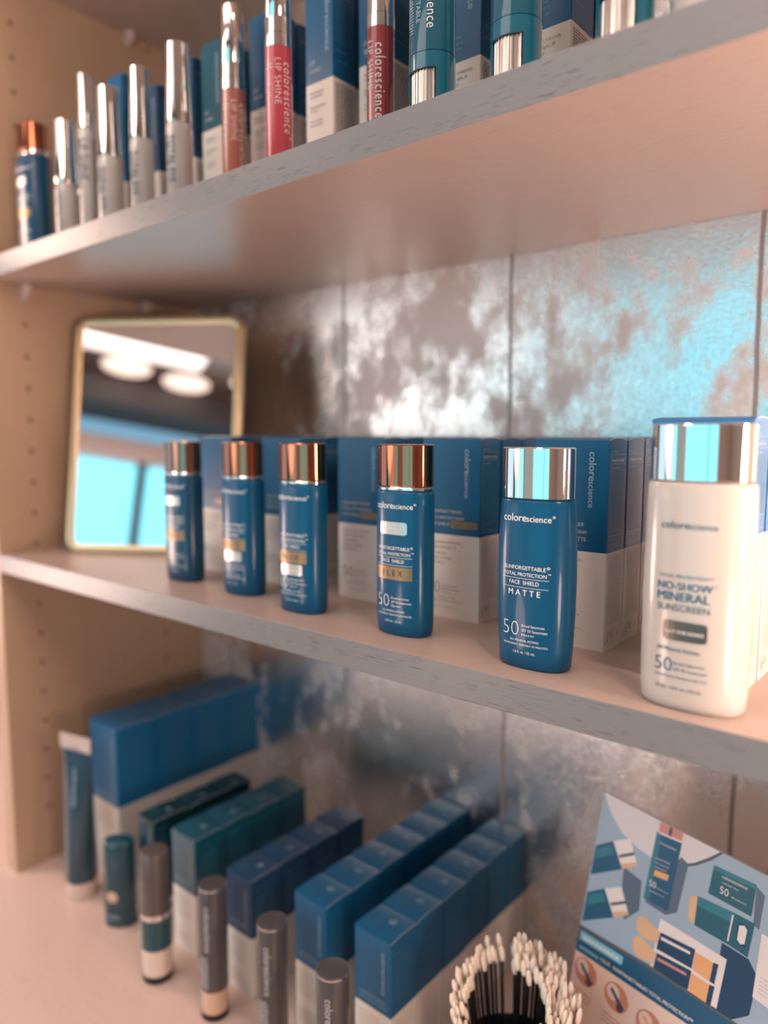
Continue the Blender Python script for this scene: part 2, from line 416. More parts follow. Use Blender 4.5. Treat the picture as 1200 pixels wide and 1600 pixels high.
struct(box('window_2', (-4.0, RY, -0.70), (-3.42, RY + .012, 0.72), M['daylight']))
struct(box('window_3', (-3.36, RY, -.70), (-2.86, RY + .012, 0.80), M['curtain']))
struct(box('window_4', (-1.4, RY, 1.15), (0.50, RY + .012, 1.24), M['skyblue']))
struct(box('trim_5', (-2.9, RY, 1.03), (0.6, RY + .05, 1.15), M['pink_lintel']))
struct(box('trim_6', (-2.9, RY, 1.25), (0.9, RY + .30, 1.38), M['dark_beam']))
for k, x in enumerate((-2.82, -2.28, -1.52, -0.28, 0.50)):
    struct(box('trim_%d' % (7 + k), (x - .025, RY, -.70), (x + .025, RY + .05, 1.03), M['dark_beam'] if k in (1, 3) else M['pink_lintel']))
struct(box('trim_12', (-4.1, RY, -0.80), (0.6, RY + .08, -0.70), M['pink_lintel']))

# ------------------------------------------------------------------ bottles on the middle shelf
def surf_map(prof, n, eps=0.00025):
    def ab(z):
        for (z0, a0, b0, _), (z1, a1, b1, _) in zip(prof, prof[1:]):
            if z0 <= z <= z1 and z1 > z0:
                t = (z - z0) / (z1 - z0); return a0 + (a1 - a0) * t, b0 + (b1 - b0) * t
        return prof[-1][1], prof[-1][2]
    def f(u, v, lift=0.0):
        a, b = ab(v)
        q = max(-0.985, min(0.985, u / a))
        return (q * a, -b * (1 - abs(q) ** n) ** (1.0 / n) - eps - lift, v)
    return f
SE = 2.35
FLEX_BODY = [(0.0, .0186, .0108, 0), (.0006, .0194, .0116, 0), (.002, .0200, .0122, 0), (.008, .0205, .0127, 0), (.045, .0208, .0129, 0),
             (.085, .0206, .0128, 0), (.0925, .0204, .0127, 0), (.0938, .0200, .0123, 0), (.0943, .0194, .0117, 0)]
MATTE_BODY = [(0.0, .0196, .0112, 0), (.0007, .0206, .0120, 0), (.002, .0212, .0125, 0), (.012, .0218, .0131, 0), (.032, .0227, .0138, 0), (.052, .0230, .0140, 0),
              (.072, .0226, .0137, 0), (.086, .0218, .0131, 0), (.0935, .0212, .0127, 0), (.0946, .0207, .0122, 0), (.0950, .0198, .0115, 0)]
WHITE_BODY = [(0.0, .0222, .0130, 0), (.0009, .0234, .0142, 0), (.003, .0241, .0149, 0), (.012, .0246, .0154, 0), (.055, .0250, .0158, 0),
              (.100, .0246, .0155, 0), (.1066, .0243, .0152, 0), (.1080, .0238, .0147, 0), (.1085, .0230, .0139, 0)]
def cap_prof(z0, z1, a, b):
    return [(z0, a - .0004, b - .0004, 0), (z0 + .0004, a, b, 0), ((z0 + z1) / 2, a, b, 0), (z1 - .0007, a, b, 0), (z1 - .0002, a - .0004, b - .0004, 0), (z1, a - .0012, b - .0012, 0)]
def spf_block(p, ink):
    p.text('50', -.0138, .0190, ink, width=.0106, al='L', bold=-0.026)
    p.text('Broad Spectrum', -.0012, .0246, ink, width=.0132, al='L')
    p.text('SPF 50 Sunscreen', -.0012, .0219, ink, width=.0148, al='L')
    p.text('PA++++', -.0012, .0192, ink, width=.0075, al='L')
    p.text('ALL-MINERAL ACTIVES', 0, .0160, ink, width=.0178)
    p.text('WATER/SWEAT RESISTANT (40 MINUTES)', 0, .0136, ink, width=.0272)
    p.text('1.8 fl. oz. / 55 mL', 0, .0092, ink, width=.0135)
def face_shield_print(kind, sticker):
    p = Print(); W = M['ink_white']
    p.text('colore', -.0150, .0832, W, width=.0152, al='L', bold=0.012)
    p.text('science', .0004, .0832, W, width=.0138, al='L')
    p.text('°', .0146, .0832, W, size=.0050, al='L')
    p.text('SUNFORGETTABLE', -.0005, .0566, W, width=.0255); p.text('®', .0128, .0577, W, size=.0022, al='L')
    p.text('TOTAL PROTECTION', -.0005, .0530, W, width=.0265); p.text('™', .0133, .0542, W, size=.0020, al='L')
    p.text('FACE  SHIELD', -.0004, .0484, W, width=.0182)
    if kind == 'flex':
        pass
    elif kind == 'matte':
        p.text('M A T T E', -.0002, .0422, W, width=.0195, bold=0.008)
    spf_block(p, W)
    return p
def rule_line(z):
    p = Print(); p.rect(-.0145, z, .0140, z + .0002, M['ink_white'], 8); return p
def name_band():
    p = Print(); p.rect(-.0145, .0372, .0140, .0456, M['bronze'], 10); p.text('F L E X', -.0004, .0396, M['ink_navy'], width=.0165, lift=.0002); return p
def sticker_print(z, w=.0215, h=.0082, dark=False):
    p = Print()
    p.rect(-w / 2, z, w / 2, z + h, M['sticker_dark'] if dark else M['sticker'], 8, lift=.0002, r=.0016)
    p.text('NOT FOR RESALE', 0, z + h * .36, M['ink_white'], width=w * .86, lift=.0005, bold=0.01)
    return p
def bottle(loc, kind, label, cap, sticker_z=None, blue='bottle_blue', rz=0.0):
    t = thing('sunscreen_bottle', loc, label, 'bottle', rz=rz)
    if kind == 'matte':
        body, ca, cb, z0, z1, band = MATTE_BODY, .0207, .0128, .0954, .1234, False
    else:
        body, ca, cb, z0, z1, band = FLEX_BODY, .0199, .0122, .0972, .1240, True
    lathe('body', body, [M[blue]], t, SE, 72)
    lathe('neck', [(body[-1][0] - .001, ca - .002, cb - .002, 0), (z0 + .0002, ca - .002, cb - .002, 0)], [M['black_plastic']], t, SE, 40)
    if band: lathe('collar_band', cap_prof(.0947, .0970, .0202, .0125), [M['chrome']], t, SE, 72)
    lathe('cap', cap_prof(z0, z1, ca, cb), [cap], t, SE, 72)
    mp = surf_map(body, SE)
    face_shield_print(kind, sticker_z).build('printed_text', mp, t)
    if kind == 'flex': name_band().build('name_band', mp, t)
    for z in (.0516, .0466): rule_line(z).build('rule_line', mp, t)
    if sticker_z:
        s = sticker_print(sticker_z).build('sticker', mp, t); s['label'] = 'silver not for resale sticker'
    return t
bottle((-.1966, .0310, 0), 'matte', 'blue matte sunscreen bottle with silver cap and bulging sides', M['chrome'])
bottle((-.2960, .0375, 0), 'flex', 'blue copper-capped bottle with silver sticker above the product name', M['copper'], .0665)
bottle((-.3920, .0375, 0), 'flex', 'blue copper-capped bottle, third from the mirror, sticker under the bronze band', M['copper'], .0282)
bottle((-.4730, .0480, 0), 'flex', 'blurred blue copper-capped bottle, second from the gold mirror', M['copper'], .0282)
bottle((-.5580, .0500, 0), 'flex', 'dark blue bottle with brown cap directly in front of the gold mirror', M['bronze_cap'], .0680, 'bottle_navy')
# white bottle
t = thing('sunscreen_bottle', (-.1080, .0250, 0), 'white mineral sunscreen bottle with chrome cap at right end', 'bottle')
lathe('body', WHITE_BODY, [M['bottle_white']], t, SE, 72)
lathe('neck', [(.107, .021, .0125, 0), (.1092, .021, .0125, 0)], [M['black_plastic']], t, SE, 40)
lathe('cap', cap_prof(.1090, .1356, .0232, .0144), [M['chrome']], t, SE, 72)
mp = surf_map(WHITE_BODY, SE)
p = Print()
p.text('colore', -.0130, .0872, M['ink_blue'], width=.0132, al='L', bold=.012); p.text('science', .0004, .0872, M['ink_blue'], width=.0120, al='L')
p.text('TOTAL PROTECTION™', -.0130, .0640, M['ink_blue'], width=.0245, al='L')
p.text('NO-SHOW', -.0135, .0585, M['ink_blue'], width=.0250, al='L', bold=.03); p.text('™', .0118, .0605, M['ink_blue'], size=.0022, al='L')
p.text('MINERAL', -.0135, .0532, M['ink_blue'], width=.0240, al='L', bold=.03)
p.text('SUNSCREEN', -.0135, .0484, M['ink_blue'], width=.0240, al='L', bold=.006)
p.text('All Mineral Actives', -.0130, .0290, M['ink_blue'], width=.0200, al='L', bold=.02)
p.text('50', -.0138, .0190, M['ink_blue'], width=.0086, al='L', bold=-.01)
p.text('Broad Spectrum', -.0045, .0226, M['ink_blue'], width=.0140, al='L'); p.text('SPF 50 Sunscreen', -.0045, .0196, M['ink_blue'], width=.0150, al='L')
p.text('Water/Sweat Resistant (40 min)', -.0135, .0160, M['ink_blue'], width=.0240, al='L')
p.text('50 mL  1.8 fl. oz. / 55 mL', -.0130, .0105, M['ink_blue'], width=.0215, al='L', bold=.008)
p.build('printed_text', mp, t)
s = sticker_print(.0345, .0200, .0092, True).build('sticker', mp, t); s['label'] = 'dark foil not for resale sticker'

# ------------------------------------------------------------------ cartons
def carton(loc, W, D, H, B, label, group, blue='carton_blue', front=None, side=None, top=None, arch=.0016, cat='box', low='carton_cream'):
    """folding carton: blue upper part, cream lower part, arched tuck flap on top; origin at the middle of the base"""
    t = thing('product_carton', loc, label, cat, group)
    c = .0005; ts = (0, .12, .3, .5, .7, .88, 1)
    sec = []
    for k in ts: sec.append((W / 2, -D / 2 + c + (D - 2 * c) * k))
    sec.append((W / 2 - c, D / 2)); sec.append((-W / 2 + c, D / 2))
    for k in reversed(ts): sec.append((-W / 2, -D / 2 + c + (D - 2 * c) * k))
    sec.append((-W / 2 + c, -D / 2)); sec.append((W / 2 - c, -D / 2))
    n = len(sec); V, F, mi = [], [], []
    topz = lambda y: H + arch * math.sin(math.pi * max(0, min(1, (y + D / 2) / D))) ** .7
    for zf in (lambda y: 0, lambda y: B, topz):
        for (x, y) in sec: V.append((x, y, zf(y)))
    for j in range(2):
        for i in range(n):
            k = (i + 1) % n; F.append((j * n + i, j * n + k, (j + 1) * n + k, (j + 1) * n + i)); mi.append(1 - j)
    F.append(tuple(range(n - 1, -1, -1))); mi.append(1)
    mesh_obj('carton_body', V, F, [M[blue], M[low]], mi, t)
    # tuck flap: thin arched lid
    V, F, mi = [], [], []
    for k in ts:
        y = -D / 2 + D * k
        for x in (-W / 2, W / 2):
            V.append((x, y, topz(y) - .0002)); V.append((x, y, topz(y) + .0004))
    for j in range(len(ts) - 1):
        a = j * 4; b = a + 4
        F += [(a + 1, a + 3, b + 3, b + 1), (a, b, b + 2, a + 2), (a, a + 1, b + 1, b), (a + 2, b + 2, b + 3, a + 3)]; mi += [0, 0, 1, 1]
    F += [(0, 2, 3, 1), (len(V) - 4, len(V) - 3, len(V) - 1, len(V) - 2)]; mi += [0, 0]
    fix_normals(mesh_obj('tuck_flap', V, F, [M[blue], M['flap_edge_glint']], mi, t))
    e = .00018
    if front: front.build('front_print', lambda u, v, l: (-W / 2 + u, -D / 2 - e - l, v), t)
    if side: side.build('side_print', lambda u, v, l: (W / 2 + e + l, -D / 2 + u, v), t)
    if top: top.build('top_print', lambda u, v, l: (-W / 2 + u, -D / 2 + v, topz(-D / 2 + v) + .0004 + e), t)
    return t
def only_side(proto, label):
    """a carton standing behind another: same box, no front print to see"""
    return label
ORD = ['front', 'second', 'third', 'fourth', 'fifth', 'sixth']
def column(proto, loc, D, count, gap, labels):
    out = []
    for k in range(1, count):
        out.append(dup(proto, (loc[0] + random.uniform(-.0008, .0008), loc[1] + k * (D + gap), loc[2]), labels(k), proto.get('group')))
    return out
def shield_front(kind, W=.048, H=.1265, B=.060):
    p = Print(); K = M['ink_white']; N_ = M['ink_navy']
    p.text('colore', W - .0118, H - .0065, M['ink_pale'], width=.0172, al='L', rot=-math.pi / 2, bold=.012)
    p.text('science', W - .0118, H - .0240, M['ink_pale'], width=.0158, al='L', rot=-math.pi / 2)
    p.text('SUNFORGETTABLE®', .0055, B + .0153, M['ink_lightgrey'], width=.0285, al='L')
    p.text('TOTAL PROTECTION®', .0055, B + .0108, M['ink_lightgrey'], width=.0305, al='L')
    if kind == 'flex':
        p.text('FACE SHIELD', .0055, B + .0063, M['ink_lightgrey'], width=.0185, al='L')
        p.rect(.0250, B + .0050, W - .0008, B + .0098, M['bronze'])
        p.text('FLEX', .0262, B + .0060, M['ink_navy'], width=.0085, al='L', lift=.0002)
    else:
        p.text('FACE SHIELD MATTE', .0055, B + .0063, M['ink_lightgrey'], width=.0300, al='L')
    lines = ['Protects from: UVA/UVB,', 'pollution, blue light, IR'] + (['Shade adapting,', 'buildable coverage', 'Natural finish'] if kind == 'flex' else ['Oil control, mattifies'])
    zz = [B - .0065, B - .0100, B - .0142, B - .0177, B - .0212]
    for s_, z in zip(lines, zz): p.text(s_, .0055, z, M['ink_grey'], size=.0027, al='L')
    p.text('50', .0055, .0175, M['ink_grey'], width=.0105, al='L', bold=-.014)
    p.text('Broad Spectrum', .0180, .0226, M['ink_grey'], width=.0128, al='L')
    p.text('SPF 50 Sunscreen', .0180, .0200, M['ink_grey'], width=.0148, al='L')
    p.text('PA++++', .0180, .0174, M['ink_grey'], width=.0078, al='L')
    p.text('ALL-MINERAL ACTIVES', .0130, .0142, M['ink_grey'], width=.0160, al='L')
    p.text('WATER/SWEAT RESISTANT (40 MINUTES)', .0075, .0118, M['ink_grey'], width=.0270, al='L')
    p.text('Net Wt. 1.8 fl. oz. / 55 mL', .0105, .0070, M['ink_grey'], width=.0200, al='L')
    return p
def facts_side(D=.0262, H=.1265, B=.060, seed=3):
    p = Print(); K = M['ink_pale']
    p.text('For USA only', .0035, H - .0068, K, width=.0090, al='L')
    p.text('Drug Facts (cont)', .0042, H - .0122, M['ink_lightgrey'], width=.0170, al='L', bold=.015)
    x0, x1, z1, z0 = .0028, D - .0028, H - .0082, B + .0030
    for (a, b, c_, d) in ((x0, z1, x1, z1 + .0002), (x0, z0, x1, z0 + .0002), (x0, z0, x0 + .0002, z1), (x1, z0, x1 + .0002, z1), (x0, z1 - .0055, x1, z1 - .0053), (x0, z0 + .0068, x1, z0 + .007)):
        p.rect(a, b, c_, d, K)
    p.text('Inactive ingredients (cont)', .0038, H - .0162, M['ink_lightgrey'], width=.0110, al='L')
    p.fine(.0038, B + .0112, D - .0036, H - .0172, M['ink_faint'], .00135, .00065, seed)
    p.text('Other information', .0038, B + .0078, K, width=.0085, al='L')
    p.text('Questions or comments?', .0038, B + .0044, K, width=.0110, al='L')
    g = M['ink_lightgrey']
    for (a, b, c_, d) in ((x0, B - .0020, x1, B - .0018), (x0, B - .0095, x1, B - .0093)): p.rect(a, b, c_, d, g)
    p.fine(.0034, .0150, D - .0034, B - .0028, M['ink_fleck'], .0014, .0006, seed + 1, .1)
    k = M['ink_grey']
    for (a, b, c_, d) in ((.0030, .0040, .0145, .0042), (.0030, .0120, .0145, .0122), (.0030, .0040, .0032, .0122), (.0143, .0040, .0145, .0122)): p.rect(a, b, c_, d, k)
    p.poly([(.0040, .0055), (.0066, .0055), (.0053, .0108)], k); p.poly([(.0047, .0062), (.0059, .0062), (.0053, .0090)], M['carton_cream'], lift=.0001)
    p.fine(.0075, .0062, .0135, .0105, k, .0014, .0006, seed + 5)
    p.ring(D - .0058, .0085, .0010, .0015, k)
    return p
mid_boxes = [  # right edge x, front y, name of the bottle in front, kind
    (-.1760, .0775, 'the silver-capped matte bottle', 'matte'),
    (-.2705, .0865, 'the bottle with high silver sticker', 'flex'),
    (-.3585, .0905, 'the third bottle from the mirror', 'flex'),
    (-.4520, .0915, 'the second bottle from the mirror', 'flex'),
    (-.5440, .0920, 'the brown-capped dark bottle', 'flex')]
BW, BD, BH, BB = .0485, .0265, .1265, .0600
for (xr, y0, who, kind) in mid_boxes:
    g = 'blue and cream cartons behind ' + who
    loc = (xr - BW / 2, y0 + BD / 2, 0)
    pr = carton(loc, BW, BD, BH, BB, 'front blue and cream carton behind %s' % who, g, front=shield_front(kind), side=facts_side())
    column(pr, loc, BD, 5, .0022, lambda k: '%s blue and cream carton back in the row behind %s' % (ORD[k], who))
# the carton behind the white bottle (brighter, taller)
M['carton_bright'] = mat('carton_bright_blue', (0.030, 0.185, 0.42), 0.36)
p = Print(); p.text('colorescience', .0360, .128, M['ink_pale'], width=.033, al='L', rot=-math.pi / 2)
pr = carton((-.1175, .0665, 0), .0500, .0280, .1375, .0800, 'bright blue and white carton directly behind the white bottle', 'bright cartons behind the white bottle',
            'carton_bright', front=p, side=facts_side(.028, .1375, .0800, 9))
column(pr, (-.1175, .0665, 0), .0280, 4, .0022, lambda k: '%s bright blue carton back in the row behind the white bottle' % ORD[k])

# ------------------------------------------------------------------ gold framed mirror
mt = thing('tabletop_mirror', (-.7884 + .001, .0516, 0), 'gold framed rectangular mirror leaning back at left end of middle shelf', 'mirror')
mt.rotation_euler = (R(-9.9), 0, 0)
mt.rotation_euler = (Matrix.Rotation(R(123.44 - 90), 4, 'Z') @ Matrix.Rotation(R(-9.9), 4, 'X')).to_euler()
MW, MH = .1955, .2645
def rrect(w, h, r, N=6):
    pts = []
    for (cx, cy, a0) in ((w - r, r, -90), (w - r, h - r, 0), (r, h - r, 90), (r, r, 180)):
        for i in range(N + 1):
            a = R(a0 + 90 * i / N); pts.append((cx + r * math.cos(a), cy + r * math.sin(a)))
    return pts
o_, i_ = rrect(MW, MH, .016), [(x + .0095, y + .0095) for x, y in rrect(MW - .019, MH - .019, .008)]
n = len(o_); V = []
for pts, y in ((o_, .0095), (o_, .0015), ([(a + (b - a) * .15, c + (d - c) * .15) for (a, c), (b, d) in zip(o_, i_)], 0.0), ([(a + (b - a) * .8, c + (d - c) * .8) for (a, c), (b, d) in zip(o_, i_)], 0.0), (i_, .0022)):
    V += [(x, y, z) for x, z in pts]
F = []
for j in range(4):
    for i in range(n):
        k = (i + 1) % n; F.append((j * n + i, j * n + k, (j + 1) * n + k, (j + 1) * n + i))
smooth_by_angle(mesh_obj('frame', V, F, [M['gold']], parent=mt), 50)
mesh_obj('mirror_glass', [(x, .0020, z) for x, z in i_], [tuple(range(n))], [M['mirror']], parent=mt)
fix_normals(mesh_obj('back_board', [(x, .0094, z) for x, z in o_] + [(x, .0112, z) for x, z in o_], [tuple(range(n)), tuple(range(2 * n - 1, n - 1, -1))] + [(i, (i + 1) % n, n + (i + 1) % n, n + i) for i in range(n)], [M['black_rubber']], parent=mt))

# ------------------------------------------------------------------ upper shelf: tubes, glosses, brushes, cartons
def strip_text(p, s, u, v, ink, length, bold=0.0, spacing=1.0):
    p.text(s, u, v, ink, width=length, al='L', rot=-math.pi / 2, bold=bold, spacing=spacing)
def silver_tube(x, y, label, total=.1246, capz=.0640, r=.0105, words=('TOTAL EYE', 'SPF 35'), rz=0.0):
    t = thing('eye_treatment_tube', (x, y, ZT), label, 'tube', rz=rz)
    body = [(0, r - .0012, r - .0012, 0), (.0012, r, r, 0), (capz - .008, r, r, 0)]
    lathe('body', body, [M['tube_grey']], t, 2, 40)
    lathe('clear_neck', [(capz - .008, r, r, 0), (capz - .001, r - .0003, r - .0003, 0), (capz, r - .0012, r - .0012, 0)], [M['tube_clear']], t, 2, 40)
    lathe('cap', [(capz + .0001, r - .0006, r - .0006, 0), (capz + .004, r - .0002, r - .0002, 0), (total - .03, r - .0012, r - .0012, 0), (total - .001, r - .0016, r - .0016, 0), (total, r - .0026, r - .0026, 0)], [M['chrome']], t, 2, 40)
    p = Print(); k = M['ink_navy']
    strip_text(p, words[0], .0010, capz - .0105, k, .036, .01); strip_text(p, words[1], -.0060, capz - .0105, k, .022, .0)
    p.fine(-.0035, .012, -.0005, capz - .012, M['ink_grey'], .0013, .0006, 4)
    p.build('printed_text', surf_map(body, 2.0), t, .0012)
    return t
silver_tube(-.5213, .030, 'silver-capped grey eye tube beside the nude lip gloss')
silver_tube(-.5752, .030, 'silver-capped grey tube second left of the nude lip gloss', .1230, .0650, .0098)
silver_tube(-.6251, .030, 'blurred silver-capped grey tube in front of a blue carton', .1215, .0623, .0110)
silver_tube(-.6642, .030, 'slimmest and tallest silver-capped clear tube on upper shelf', .1445, .0965, .0076, ('LIP SHINE', 'SPF 35'))
silver_tube(-.7044, .030, 'shortest silver-capped tube, right of the small copper-capped bottle', .1140, .0560, .0110)
# small copper capped bottle at the far left
t = thing('sunscreen_bottle', (-.7792, .034, ZT), 'blurred blue bottle with copper cap at left end of upper shelf', 'bottle')
lathe('body', [(z * 1.04, a * .93, b * 1.1, k) for z, a, b, k in FLEX_BODY], [M['bottle_navy']], t, SE, 56)
lathe('collar_band', cap_prof(.0985, .1030, .0188, .0136), [M['chrome']], t, SE, 56)
lathe('cap', cap_prof(.1032, .1288, .0185, .0133), [M['copper']], t, SE, 56)
mp = surf_map([(z * 1.04, a * .93, b * 1.1, k) for z, a, b, k in FLEX_BODY], SE)
face_shield_print('flex', None).build('printed_text', mp, t); name_band().build('name_band', mp, t)
s = sticker_print(.068).build('sticker', mp, t); s['label'] = 'silver foil sticker'

def lip_gloss(x, y, gloss, label, rz=0.0):
    t = thing('lip_gloss', (x, y, ZT), label, 'lip gloss', rz=rz)
    r = .0093
    body = [(0, r - .0014, r - .0014, 0), (.0014, r, r, 0), (.0828, r, r, 0)]
    lathe('body', body, [M[gloss]], t, 2, 44)
    lathe('ring', [(.0829, r + .0001, r + .0001, 0), (.0912, r + .0001, r + .0001, 0)], [M['chrome']], t, 2, 44)
    lathe('cap', [(.0916, r - .0002, r - .0002, 0), (.1018, r - .0002, r - .0002, 0), (.1020, r - .0006, r - .0006, 0), (.1023, r - .0004, r - .0004, 0), (.1440, r - .0009, r - .0009, 0), (.1450, r - .0016, r - .0016, 0), (.1453, r - .0030, r - .0030, 0)], [M['chrome']], t, 2, 44)
    p = Print(); k = M['ink_white']
    strip_text(p, 'colorescience°', .0040, .0720, k, .0495, -.012, 1.18)
    strip_text(p, 'LIP SHINE', -.0022, .0740, k, .0295, -.022, 1.1)
    strip_text(p, '35', -.0078, .0720, k, .0046, -.02)
    strip_text(p, 'Broad Spectrum', -.0076, .0590, k, .0190)
    p.build('printed_text', surf_map(body, 2.0), t, .0012)
    return t
lip_gloss(-.4775, .050, 'gloss_nude', 'nude brown lip gloss tube with chrome cap', R(52))
lip_gloss(-.4033, .030, 'gloss_pink', 'bright pink lip gloss tube with chrome cap', R(44))
lip_gloss(-.3335, .057, 'gloss_mauve', 'dark red lip gloss tube with chrome cap', R(-6))

def brush(x, y, label, rz=0.0):
    t = thing('powder_brush', (x, y, ZT), label, 'powder brush', rz=rz)
    r = .0140; H = .034; N = 112
    # lower sleeve with a window cut in its front
    a0, a1 = R(-90 - 46), R(-90 + 46)
    V, F = [], []
    zs = [0, .0035, .0330, .0418]
    for z in zs:
        for i in range(N): V.append((r * math.cos(2 * math.pi * i / N), r * math.sin(2 * math.pi * i / N), z))
    for j in range(3):
        for i in range(N):
            a = 2 * math.pi * (i + .5) / N - 2 * math.pi
            if j == 1 and (a0 < a < a1): continue
            k = (i + 1) % N; F.append((j * N + i, j * N + k, (j + 1) * N + k, (j + 1) * N + i))
    F.append(tuple(range(N - 1, -1, -1)))
    o = mesh_obj('sleeve', V, F, [M['brush_teal']], None, t)
    so = o.modifiers.new('solid', 'SOLIDIFY'); so.thickness = .0012; so.offset = -1
    
    V, F = [], []
    for z in (.0025, .036):
        for i in range(144):
            q = .0125 if i % 4 < 2 else .0120
            V.append((q * math.cos(2 * math.pi * i / 144), q * math.sin(2 * math.pi * i / 144), z))
    for i in range(144): F.append((i, (i + 1) % 144, 144 + (i + 1) % 144, 144 + i))
    mesh_obj('ribbed_barrel', V, F, [M['ribbed_silver']], None, t)
    lathe('cap', [(.0422, r, r, 0), (.1120, r - .0002, r - .0002, 0), (.1150, r - .0012, r - .0012, 0), (.1162, r - .0035, r - .0035, 0)], [M['brush_teal_clear']], t, 2, 56)
    p = Print(); k = M['ink_white']
    strip_text(p, 'colorescience', .0055, .096, k, .042, -.008, 1.05)
    strip_text(p, '50', -.0102, .090, M['ink_pale'], .0090, -.02)
    p.text('SUNFORGETTABLE', -.0012, .094, M['ink_pale'], width=.036, al='L', rot=-math.pi / 2)
    p.fine(-.0066, .052, -.0036, .078, M['ink_pale'], .0016, .0005, 8)
    p.build('printed_text', surf_map([(0, r, r, 0), (.2, r, r, 0)], 2.0), t, .0012)
    return t
brush(-.2786, .040, 'glossy teal powder brush right beside the dark red lip gloss')
brush(-.2212, .040, 'middle one of three glossy teal powder brushes on upper shelf')
brush(-.1592, .040, 'glossy teal powder brush farthest right at the top photo edge')
# at the top edge of the photo, right of the brushes
t = thing('sunscreen_bottle', (-.1130, .044, ZT), 'white bottle right of the last brush, only its base showing', 'bottle')
lathe('body', WHITE_BODY, [M['bottle_white']], t, SE, 56); lathe('cap', cap_prof(.1087, .1350, .0232, .0144), [M['chrome']], t, SE, 56)
t = thing('cream_jar', (-.0720, .036, ZT), 'grey silver jar at the very top right photo edge', 'jar')
lathe('body', [(0, .015, .015, 0), (.002, .016, .016, 0), (.034, .016, .016, 0)], [M['silver']], t); lathe('lid', [(.0342, .0165, .0165, 0), (.052, .0165, .0165, 0), (.053, .0155, .0155, 0)], [M['chrome']], t)

def lip_front(W=.028, H=.146, B=.077):
    p = Print()
    p.text('colorescience', W - .0075, H - .010, M['ink_pale'], width=.040, al='L', rot=-math.pi / 2)
    p.text('LIP', .0048, B + .0132, M['ink_lightgrey'], width=.0050, al='L'); p.text('SHINE', .0048, B + .0075, M['ink_lightgrey'], width=.0105, al='L')
    for s_, z in (('Moisturizes &', -.0075), ('smooths lips', -.0102), ('Defends against', -.0175), ('UV rays', -.0202), ('Tint of color,', -.0275), ('natural shine', -.0302)):
        p.text(s_, .0048, B + z, M['ink_blue'], size=.0025, al='L')
    return p
def lip_side(D=.025, H=.146, B=.077, seed=21):
    p = Print()
    p.text('Drug Facts (cont)', .0035, H - .012, M['ink_pale'], width=.015, al='L', bold=.01)
    p.fine(.0030, B + .024, D - .003, H - .014, M['ink_faint'], .0014, .0006, seed)
    p.text('Other information', .0035, B + .019, M['ink_pale'], width=.010, al='L'); p.text('Questions or comments?', .0035, B + .012, M['ink_pale'], width=.013, al='L')
    p.fine(.0026, .012, D - .0022, B - .003, M['ink_grey'], .0017, .0010, seed + 1, .08)
    return p
LW, LD, LH, LB = .0280, .0250, .1460, .0770
ups = [(-.5476, .072, 'carton_teal', 'behind the nude lip gloss', 2), (-.4840, .072, 'carton_blue', 'left of the pink lip gloss', 3),
       (-.4177, .070, 'carton_blue', 'between the pink and dark red glosses', 3), (-.3680, .074, 'carton_blue', 'behind the dark red lip gloss', 2)]
for (xl, y0, bl, where, cnt) in ups:
    loc = (xl + LW / 2, y0 + LD / 2, ZT); g = 'lip gloss cartons ' + where
    pr = carton(loc, LW, LD, LH, LB, 'front narrow blue lip gloss carton ' + where, g, bl, lip_front(), lip_side())
    column(pr, loc, LD, cnt, .0022, lambda k: '%s narrow blue carton back in the row %s' % (ORD[k], where))
def brush_front(W, H, B):
    p = Print()
    p.text('colorescience', W - .010, H - .012, M['ink_pale'], width=.038, al='L', rot=-math.pi / 2)
    for s_, z in (('Protects from: UVA/UVB,', -.0075), ('pollution, blue light, IR', -.0110), ('wind, cheek and', -.0145), ('conditions', -.0250)):
        p.text(s_, .0048, B + z, M['ink_grey'], size=.0028, al='L')
    p.fine(.0050, B + .006, W - .014, B + .016, M['ink_faint'], .0036, .0016, 7)
    return p
for (xc, y0, where) in ((-.2720, .083, 'between the two left teal brushes'), (-.2100, .083, 'between the two right teal brushes')):
    W, D, H, B = .040, .030, .140, .060; loc = (xc - W / 2, y0 + D / 2, ZT)
    pr = carton(loc, W, D, H, B, 'front blue and cream brush carton ' + where, 'brush cartons ' + where, 'carton_blue', brush_front(W, H, B), lip_side(D, H, B, 31))
    column(pr, loc, D, 2, .002, lambda k: '%s blue brush carton back in the row %s' % (ORD[k], where))
for (xc, y0, h, bl, label) in ((-.6760, .080, .158, 'carton_blue', 'tall blue carton behind the blurred grey tube'), (-.6260, .085, .135, 'carton_navy', 'navy carton behind the second grey tube'),
                               (-.5720, .085, .142, 'carton_navy', 'navy and grey carton behind the eye tube')):
    carton((xc, y0, ZT), .028, .028, h, .060, label, None, bl, lip_front(.028, h, .06), lip_side(.028, h, .06, 17))

